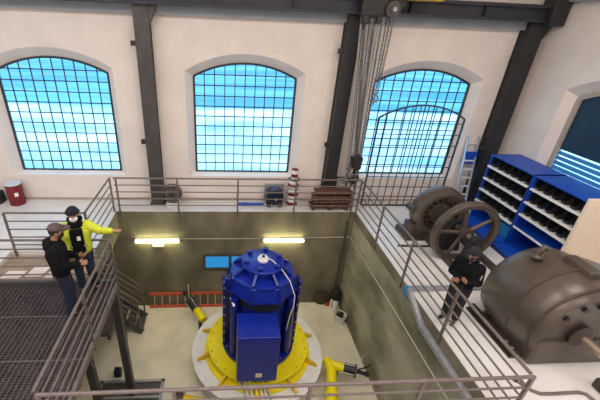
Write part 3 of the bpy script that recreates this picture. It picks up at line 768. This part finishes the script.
for r, (y1, y0, rn) in enumerate(((-.45, -2.04, 'left'), (-2.08, -3.68, 'right'))):
    t = thing('shelf_rack', 'blue shelving rack with white shelves, the %s' % ('left one nearer the black column' if r == 0 else 'right one beside the cream panel'), 'rack', (RX0, (y0+y1)/2, 0), group='blue racks along the right wall')
    MB().bx(RX0, RX1, y1-.03, y1, .14, 2.13).build('side_panel', 'rackblue', t)
    MB().bx(RX0, RX1, y0, y0+.03, .14, 2.13).build('side_panel', 'rackblue', t)
    MB().bx(RX1-.02, RX1, y0, y1, .14, 2.13).build('back_panel', 'rackblue', t)
    MB().bx(RX0-.02, RX1, y0, y1, 2.10, 2.13).build('top', 'rackblue', t)
    MB().bx(RX0-.38, RX1, y0, y1, 0, .14).build('base', 'rackblue', t)
    k = y0+.08
    while k < y1-.06: MB().bx(RX0-.386, RX0-.38, k, k+.05, .03, .10).build('vent', 'black', t); k += .085
    for z in SH:
        MB().bx(RX0-.03, RX1-.02, y0+.03, y1-.03, z-.02, z).build('shelf', 'rackblue' if r == 1 and z < 1 else 'white', t)
        MB().bx(RX0-.04, RX0-.03, y0+.03, y1-.03, z-.04, z+.015).build('shelf_lip', 'white', t)
    for s_, z in enumerate(SH[:4] if r == 0 else SH[:3]):
        n = 6
        for k in range(n):
            y = y1-.03-(y1-y0-.06)*(k+.5)/n
            lab = 'black bin, %s from left on the %s shelf of the %s blue rack' % (ordn[k], shn[s_], rn)
            loc = (RX0+.01, y, z)
            if proto is None:
                proto = bin_proto(); proto.location = loc; proto['label'] = lab; proto['group'] = 'black bins on the blue racks'
            else: dup(proto, loc, 0, lab, 'black bins on the blue racks')
    t = thing('crate', 'teal crate in the bottom compartment of the %s blue rack' % rn, 'crate', (RX0+.3, y0+.4, .14), group='teal crates in the racks')
    MB().bx(RX0+.12, RX0+.55, y0+.10, y0+.62, .14, .46).build('body', 'teal', t, bevel=.015)
    MB().bx(RX0+.10, RX0+.57, y0+.08, y0+.64, .46, .50).build('rim', 'teal', t)
t = thing('panel_board', 'tall cream board standing against the right end of the blue racks', 'board', (11.4, -3.76, 0))
MB().bx(10.72, 12.05, -3.80, -3.72, .06, 2.29).build('board', 'panel', t, bevel=.01)
for x in (10.85, 11.9): MB().bx(x-.05, x+.05, -3.86, -3.70, 0, .06).build('foot', 'rackblue', t)

# ------------------------------------------------------------------ people
def remesh(mb, name, m, parent, vox, smooth_it=3):
    me = bpy.data.meshes.new(name); bmesh.ops.recalc_face_normals(mb.bm, faces=mb.bm.faces)
    mb.bm.to_mesh(me); mb.bm.free()
    o = bpy.data.objects.new(name, me); COL.objects.link(o)
    md = o.modifiers.new('r', 'REMESH'); md.mode = 'VOXEL'; md.voxel_size = vox; md.use_smooth_shade = True
    if smooth_it:
        sm = o.modifiers.new('s', 'SMOOTH'); sm.iterations = smooth_it; sm.factor = .5
    dg = bpy.context.evaluated_depsgraph_get()
    nm = bpy.data.meshes.new_from_object(o.evaluated_get(dg))
    o.modifiers.clear(); o.data = nm; nm.name = name
    nm.materials.clear(); nm.materials.append(M[m])
    for p in nm.polygons: p.use_smooth = True
    o.parent = parent
    return o
def cap(mb, p0, r0, p1, r1):
    p0, p1 = Vector(p0), Vector(p1)
    mb.sph(p0, r0, 2); mb.sph(p1, r1, 2)
    if (p1-p0).length > 1e-4: mb.cyl(p0, p1, r0, r1, 14)
def chainc(mb, pts, rs):
    for a, b, ra, rb in zip(pts, pts[1:], rs, rs[1:]): cap(mb, a, ra, b, rb)
def hand(mb, wrist, d, n, side, curl=.5):
    """d finger direction, n palm normal, thumb on side*s"""
    d, n = Vector(d).normalized(), Vector(n).normalized()
    n = (n-d*n.dot(d)).normalized(); s = d.cross(n)*side; w = Vector(wrist)
    for q in (-.028, 0, .028): cap(mb, w+d*.01+s*q*.6, .018, w+d*.085+s*q, .014)
    for i, (q, L_) in enumerate(((.036, .072), (.012, .082), (-.012, .076), (-.035, .058))):
        b = w+d*.088+s*q; a1 = curl*.7; a2 = curl*1.6
        e1 = b+(d*math.cos(a1)+n*math.sin(a1))*L_*.5
        e2 = e1+(d*math.cos(a2)+n*math.sin(a2))*L_*.5
        chainc(mb, [b, e1, e2], [.0105, .0098, .0085])
    b = w+d*.03+s*.03
    e1 = b+(d*.6+s*.7+n*.25).normalized()*.042; e2 = e1+(d*.9+s*.3+n*.35).normalized()*.034
    chainc(mb, [b, e1, e2], [.014, .0115, .0095])

def person(label, loc, rz, H, J, upper, lower, hat, mask, face_turn=0., tilt=0., curl=.5, extra=None, bulk=1.):
    """local frame: faces -y, its left is +x; J joint positions for a 1.80 m body"""
    k = H/1.80
    t = thing('person', label, 'person', loc, rz); t.scale = (k, k, k)
    V = {a: Vector(b) for a, b in J.items() if not isinstance(b, str)}
    hc = V['head']
    HR = Matrix.Translation(hc) @ Euler((tilt, 0, face_turn)).to_matrix().to_4x4()
    hp = lambda x, y, z: HR @ Vector((x, y, z))
    body = MB()
    # head with face
    tmp = MB(); tmp.sph((0, 0, .015), (.077, .096, .112), 3); tmp.sph((0, -.03, -.055), (.056, .062, .062), 2)
    cap(tmp, (0, -.092, .012), .010, (0, -.106, -.022), .014)
    tmp.sph((-.03, -.080, .03), (.024, .015, .010), 2); tmp.sph((.03, -.080, .03), (.024, .015, .010), 2)
    tmp.sph((0, -.086, -.062), (.024, .012, .008), 2); tmp.sph((0, -.075, -.10), (.024, .02, .018), 2)
    for s in (-1, 1): tmp.sph((s*.078, .008, -.005), (.012, .022, .034), 2)
    bmesh.ops.transform(tmp.bm, matrix=HR, verts=tmp.bm.verts)
    me = bpy.data.meshes.new('tmp'); tmp.bm.to_mesh(me); tmp.bm.free(); body.bm.from_mesh(me)
    cap(body, V['neck'], .058, hp(0, .015, -.06), .052)
    chainc(body, [V['pelvis'], V['waist'], V['chest'], V['neck']], [.125, .115, .13, .065])
    for s in 'LR':
        chainc(body, [V['chest']+Vector((0, 0, .06)), V['sh'+s], V['el'+s], V['wr'+s]], [.09, .062, .042, .028])
        hd = (V['wr'+s]-V['el'+s]).normalized()
        hand(body, V['wr'+s]+hd*.015, J.get('hd'+s, hd), J.get('hn'+s, (0, -1, 0)), 1 if s == 'L' else -1, curl if s != J.get('open') else .12)
        chainc(body, [V['pelvis'], V['hip'+s], V['kn'+s], V['an'+s]], [.11, .085, .055, .038])
        cap(body, V['an'+s]-Vector((0, 0, .03)), .04, V['to'+s]+Vector((0, 0, .0)), .03)
    remesh(body, 'body', 'skin', t, .0075, 2)
    # trousers
    tr = MB()
    chainc(tr, [V['waist']-Vector((0, 0, .06)), V['pelvis']], [.13, .148])
    for s in 'LR':
        chainc(tr, [V['pelvis'], V['hip'+s], V['kn'+s], V['an'+s]+Vector((0, 0, .03))], [.13, .108, .082, .072])
    remesh(tr, 'trousers', lower, t, .012, 4)
    # jacket
    jk = MB(); B = bulk
    sd = V['shL']-V['shR']; sd.normalize()
    for q in (-.075, 0, .075):
        chainc(jk, [V['pelvis']+sd*q+Vector((0, 0, .03)), V['waist']+sd*q, V['chest']+sd*q*1.2, V['neck']-Vector((0, 0, .06))+sd*q*.5], [.128*B, .125*B, .142*B, .085])
    for s in 'LR':
        chainc(jk, [V['chest']+Vector((0, 0, .07)), V['sh'+s], V['el'+s], V['wr'+s]], [.11*B, .088*B, .068*B, .052*B])
    jo = remesh(jk, 'jacket', upper, t, .012, 3)
    co = MB(); cap(co, V['neck']-sd*.03, .07, V['neck']+sd*.03, .07); cap(co, V['neck']+Vector((0, .07, .0))-sd*.05, .05, V['neck']+Vector((0, .07, 0))+sd*.05, .05)
    remesh(co, 'collar', 'jk_black', t, .012, 3)
    # shoes
    for s in 'LR':
        sh = MB(); a = V['an'+s]; to = V['to'+s]; dd = (to-a); dd.z = 0; dd.normalize()
        cap(sh, Vector((a.x, a.y, .045))-dd*.04, .042, Vector((to.x, to.y, .038)), .036)
        cap(sh, Vector((a.x, a.y, .045))-dd*.02, .043, Vector((a.x, a.y, .10)), .045)
        sh.bx(a.x-.02, a.x+.02, a.y-.02, a.y+.02, .0, .05)
        remesh(sh, 'shoe', 'shoe', t, .009, 2)
    # eyes, hair, hat, mask
    for s in (-1, 1):
        MB().sph(hp(s*.031, -.083, .018), .011, 2).build('eye', 'eye', t, True, local=True)
    hr = MB(); hr.sph((0, .014, .03), (.084, .095, .10), 3)
    bmesh.ops.delete(hr.bm, geom=[v for v in hr.bm.verts if v.co.z < -.045 or (v.co.y < -.045 and v.co.z < .075)], context='VERTS')
    bmesh.ops.transform(hr.bm, matrix=HR, verts=hr.bm.verts)
    hro = hr.build('hair', 'hair', t, True, local=True)
    so = hro.modifiers.new('solid', 'SOLIDIFY'); so.thickness = .012
    if hat:
        ht = MB(); ht.sph((0, .006, .058), (.093, .108, .092), 3)
        bmesh.ops.delete(ht.bm, geom=[v for v in ht.bm.verts if v.co.z < (.045 if hat[0] == 'beanie' else .05)], context='VERTS')
        if hat[0] == 'cap':
            n = 10; top = []; 
            P_ = [(.09*math.cos(PI+PI*i/n), -.07+.13*math.sin(PI+PI*i/n), .058) for i in range(n+1)]
            ht.prism(P_, (0, 0, .012))
        else:
            ht.torus((0, .006, .056), .098, .014, 'Z', 28, 8)
        bmesh.ops.transform(ht.bm, matrix=HR, verts=ht.bm.verts)
        ho = ht.build('cap' if hat[0] == 'cap' else 'beanie', hat[1], t, True, local=True)
        so = ho.modifiers.new('solid', 'SOLIDIFY'); so.thickness = .01; so.offset = 1
    if mask:
        mk = MB(); mk.sph((0, -.05, -.05), (.068, .066, .062), 3)
        bmesh.ops.transform(mk.bm, matrix=HR, verts=mk.bm.verts)
        mk.build('face_mask', mask, t, True, local=True)
    if extra: extra(t, V)
    return t

BASE = dict(pelvis=(0, 0, .95), waist=(0, 0, 1.10), chest=(0, .01, 1.30), neck=(0, .015, 1.48), head=(0, -.02, 1.665),
            shL=(.185, .01, 1.42), shR=(-.185, .01, 1.42), elL=(.23, .03, 1.13), elR=(-.23, .03, 1.13),
            wrL=(.20, -.10, .90), wrR=(-.20, -.10, .90), hipL=(.095, 0, .90), hipR=(-.095, 0, .90),
            knL=(.10, -.02, .50), knR=(-.10, -.02, .50), anL=(.105, .02, .085), anR=(-.105, .02, .085),
            toL=(.125, -.13, .035), toR=(-.125, -.13, .035))
# man in the dark hooded jacket: back half turned, looks at his companion
J = dict(BASE); J.update(head=(0, -.05, 1.655), elL=(.24, .0, 1.12), wrL=(.13, -.25, 1.08), elR=(-.24, .0, 1.12), wrR=(-.10, -.25, 1.04), knL=(.11, -.05, .5), anL=(.12, -.03, .085), toL=(.14, -.18, .035))
def hood(t, V):
    m = MB(); cap(m, V['neck']+Vector((-.07, .07, .0)), .07, V['neck']+Vector((.07, .07, .0)), .07); cap(m, V['neck']+Vector((0, .1, -.08)), .07, V['neck']+Vector((0, .08, .02)), .08)
    remesh(m, 'hood', 'jk_black', t, .012, 3)
person('man in dark hooded jacket, brown cap and jeans on the grating platform', (.24, -4.28, 0), math.radians(112), 2.0, J, 'jk_black', 'jeans', ('cap', 'cap_brown'), 'mask_b', 0.1, .12, .7, hood, 1.18)
# man in the yellow jacket pointing over the pit
J = dict(BASE); J.update(elL=(.38, -.06, 1.30), wrL=(.56, -.20, 1.34), open='L', hdL=(1, -.3, .05), hnL=(0, 0, -1), elR=(-.26, .02, 1.15), wrR=(-.17, -.17, .98), anL=(.13, .03, .085), toL=(.18, -.11, .035))
def vest(t, V):
    m = MB()
    m.bx(-.105, .105, -.19, -.10, .98, 1.44)
    o = remesh(m, 'vest_front', 'jk_black', t, .012, 3)
    m = MB(); cap(m, V['neck']+Vector((-.06, -.05, .0)), .075, V['neck']+Vector((.06, -.05, .0)), .075); cap(m, V['neck']+Vector((-.07, .05, .06)), .065, V['neck']+Vector((.07, .05, .06)), .065)
    remesh(m, 'scarf', 'jk_black', t, .012, 3)
    MB().box((.03, -.196, 1.28), (.055, .014, .075)).build('badge', 'white', t, local=True)
    for s in (-1, 1): MB().box((s*.12, -.19, 1.12), (.06, .012, .04)).build('reflective_band', 'greyplate', t, local=True)
person('man in yellow high-visibility jacket, navy beanie and white mask pointing over the pit', (.36, -3.62, 0), math.radians(18), 2.0, J, 'jk_yellow', 'jeans', ('beanie', 'beanie'), 'mask_w', 0.0, .05, .5, vest, 1.08)
# person in black by the right railing
J = dict(BASE); J.update(elR=(-.25, -.02, 1.12), wrR=(-.02, -.20, 1.16), elL=(.25, -.02, 1.12), wrL=(.02, -.23, 1.10), hdR=(1, -.2, .1), hdL=(-1, -.1, .1), head=(0, -.05, 1.66))
def patch(t, V):
    MB().box((.262, -.03, 1.28), (.02, .09, .09)).build('sleeve_badge', 'badge', t, local=True)
person('person in black jacket and trousers with folded arms by the right railing', (7.83, -4.72, 0), math.radians(-55), 1.78, J, 'jk_black', 'trs_black', ('beanie', 'black_knit'), 'mask_b', -.1, .2, .6, patch, .98)

# ------------------------------------------------------------------ outside: river bank seen through the windows
def outside():
    m = bpy.data.materials.new('river_bands'); m.use_nodes = True
    nt = m.node_tree; N = nt.nodes; L = nt.links; b = N['Principled BSDF']; b.inputs['Roughness'].default_value = .9
    tc = N.new('ShaderNodeTexCoord'); mp = N.new('ShaderNodeMapping'); mp.inputs['Scale'].default_value = (.03, .16, 1)
    nz = N.new('ShaderNodeTexNoise'); nz.inputs['Scale'].default_value = 1.0; nz.inputs['Detail'].default_value = 3
    cr = N.new('ShaderNodeValToRGB'); e = cr.color_ramp.elements
    e[0].position = .42; e[0].color = (.06, .27, .37, 1); e[1].position = .60; e[1].color = (.16, .42, .52, 1)
    L.new(tc.outputs['Object'], mp.inputs[0]); L.new(mp.outputs[0], nz.inputs['Vector']); L.new(nz.outputs['Fac'], cr.inputs[0]); L.new(cr.outputs[0], b.inputs['Base Color'])
    M['river'] = m
outside()
M['snow'] = mat('pale_bank', (.90, .90, .90), .9, scale=1., col2=(.30, .50, .60), stretch=(.10, .28, 1))
struct(MB().bx(-60, 80, 24, 160, -3.2, -3.0).build('ground_river', 'river'))
struct(MB().bx(-60, 80, 1.6, 24, -3.3, -1.9).build('ground_bank', 'snow'))
struct(MB().bx(12.7, 60, -40, 1.6, -1.3, -1.0).build('ground_yard', 'snow'))

# ------------------------------------------------------------------ light
w = bpy.data.worlds.new('sky'); S.world = w; w.use_nodes = True
bg = w.node_tree.nodes['Background']; bg.inputs[0].default_value = (.72, .86, 1.0, 1); bg.inputs[1].default_value = 3.0

sl = bpy.data.lights.new('sun', 'SUN'); sl.energy = 3.; sl.angle = .02; sl.color = (1, .97, .92)
so_ = bpy.data.objects.new('sun', sl); COL.objects.link(so_); so_.rotation_euler = Vector((1, .12, -.9)).to_track_quat('-Z', 'Y').to_euler()
def lamp(x, y, z, e, sx=2.6, sy=2.0, col=(1, .91, .84)):
    l = bpy.data.lights.new('hall_lamp', 'AREA'); l.shape = 'RECTANGLE'; l.size = sx; l.size_y = sy; l.energy = e; l.color = col
    o = bpy.data.objects.new('hall_lamp', l); COL.objects.link(o); o.location = (x, y, z)
for x in (-4.5, 0, 4.5, 9.2):
    for y in (-5.2, -10.5): lamp(x, y, ZC-.25, 165, col=(.74, .88, 1) if x < -4 else (1, .90, .81))  # unseen lamps; the leftmost row tinted blue to imitate daylight from the west

# ------------------------------------------------------------------ camera
yaw, pitch, roll, f = .0885277653, .495463072, .0435856877, 355.632704
cy_, sy_ = math.cos(yaw), math.sin(yaw)
F = Vector((sy_*math.cos(pitch), cy_*math.cos(pitch), -math.sin(pitch)))
Rr = Vector((cy_, -sy_, 0)); U = Rr.cross(F)
R2 = Rr*math.cos(roll)+U*math.sin(roll); U2 = -Rr*math.sin(roll)+U*math.cos(roll)
cd = bpy.data.cameras.new('camera'); co = bpy.data.objects.new('camera', cd); COL.objects.link(co)
co.matrix_world = Matrix(((R2.x, U2.x, -F.x, 3.19789777), (R2.y, U2.y, -F.y, -9.81646915), (R2.z, U2.z, -F.z, 5.20962892), (0, 0, 0, 1)))
cd.sensor_width = 36; cd.sensor_fit = 'HORIZONTAL'; cd.lens = f/600*36
cd.shift_x = 50.70941789/600; cd.shift_y = 14.58545707/600
cd.clip_start = .05; cd.clip_end = 400
S.camera = co
S.view_settings.view_transform = 'Standard'; S.view_settings.look = 'None'
S.view_settings.exposure = 0; S.view_settings.gamma = 1
try: S.view_settings.use_curve_mapping = False
except Exception: pass
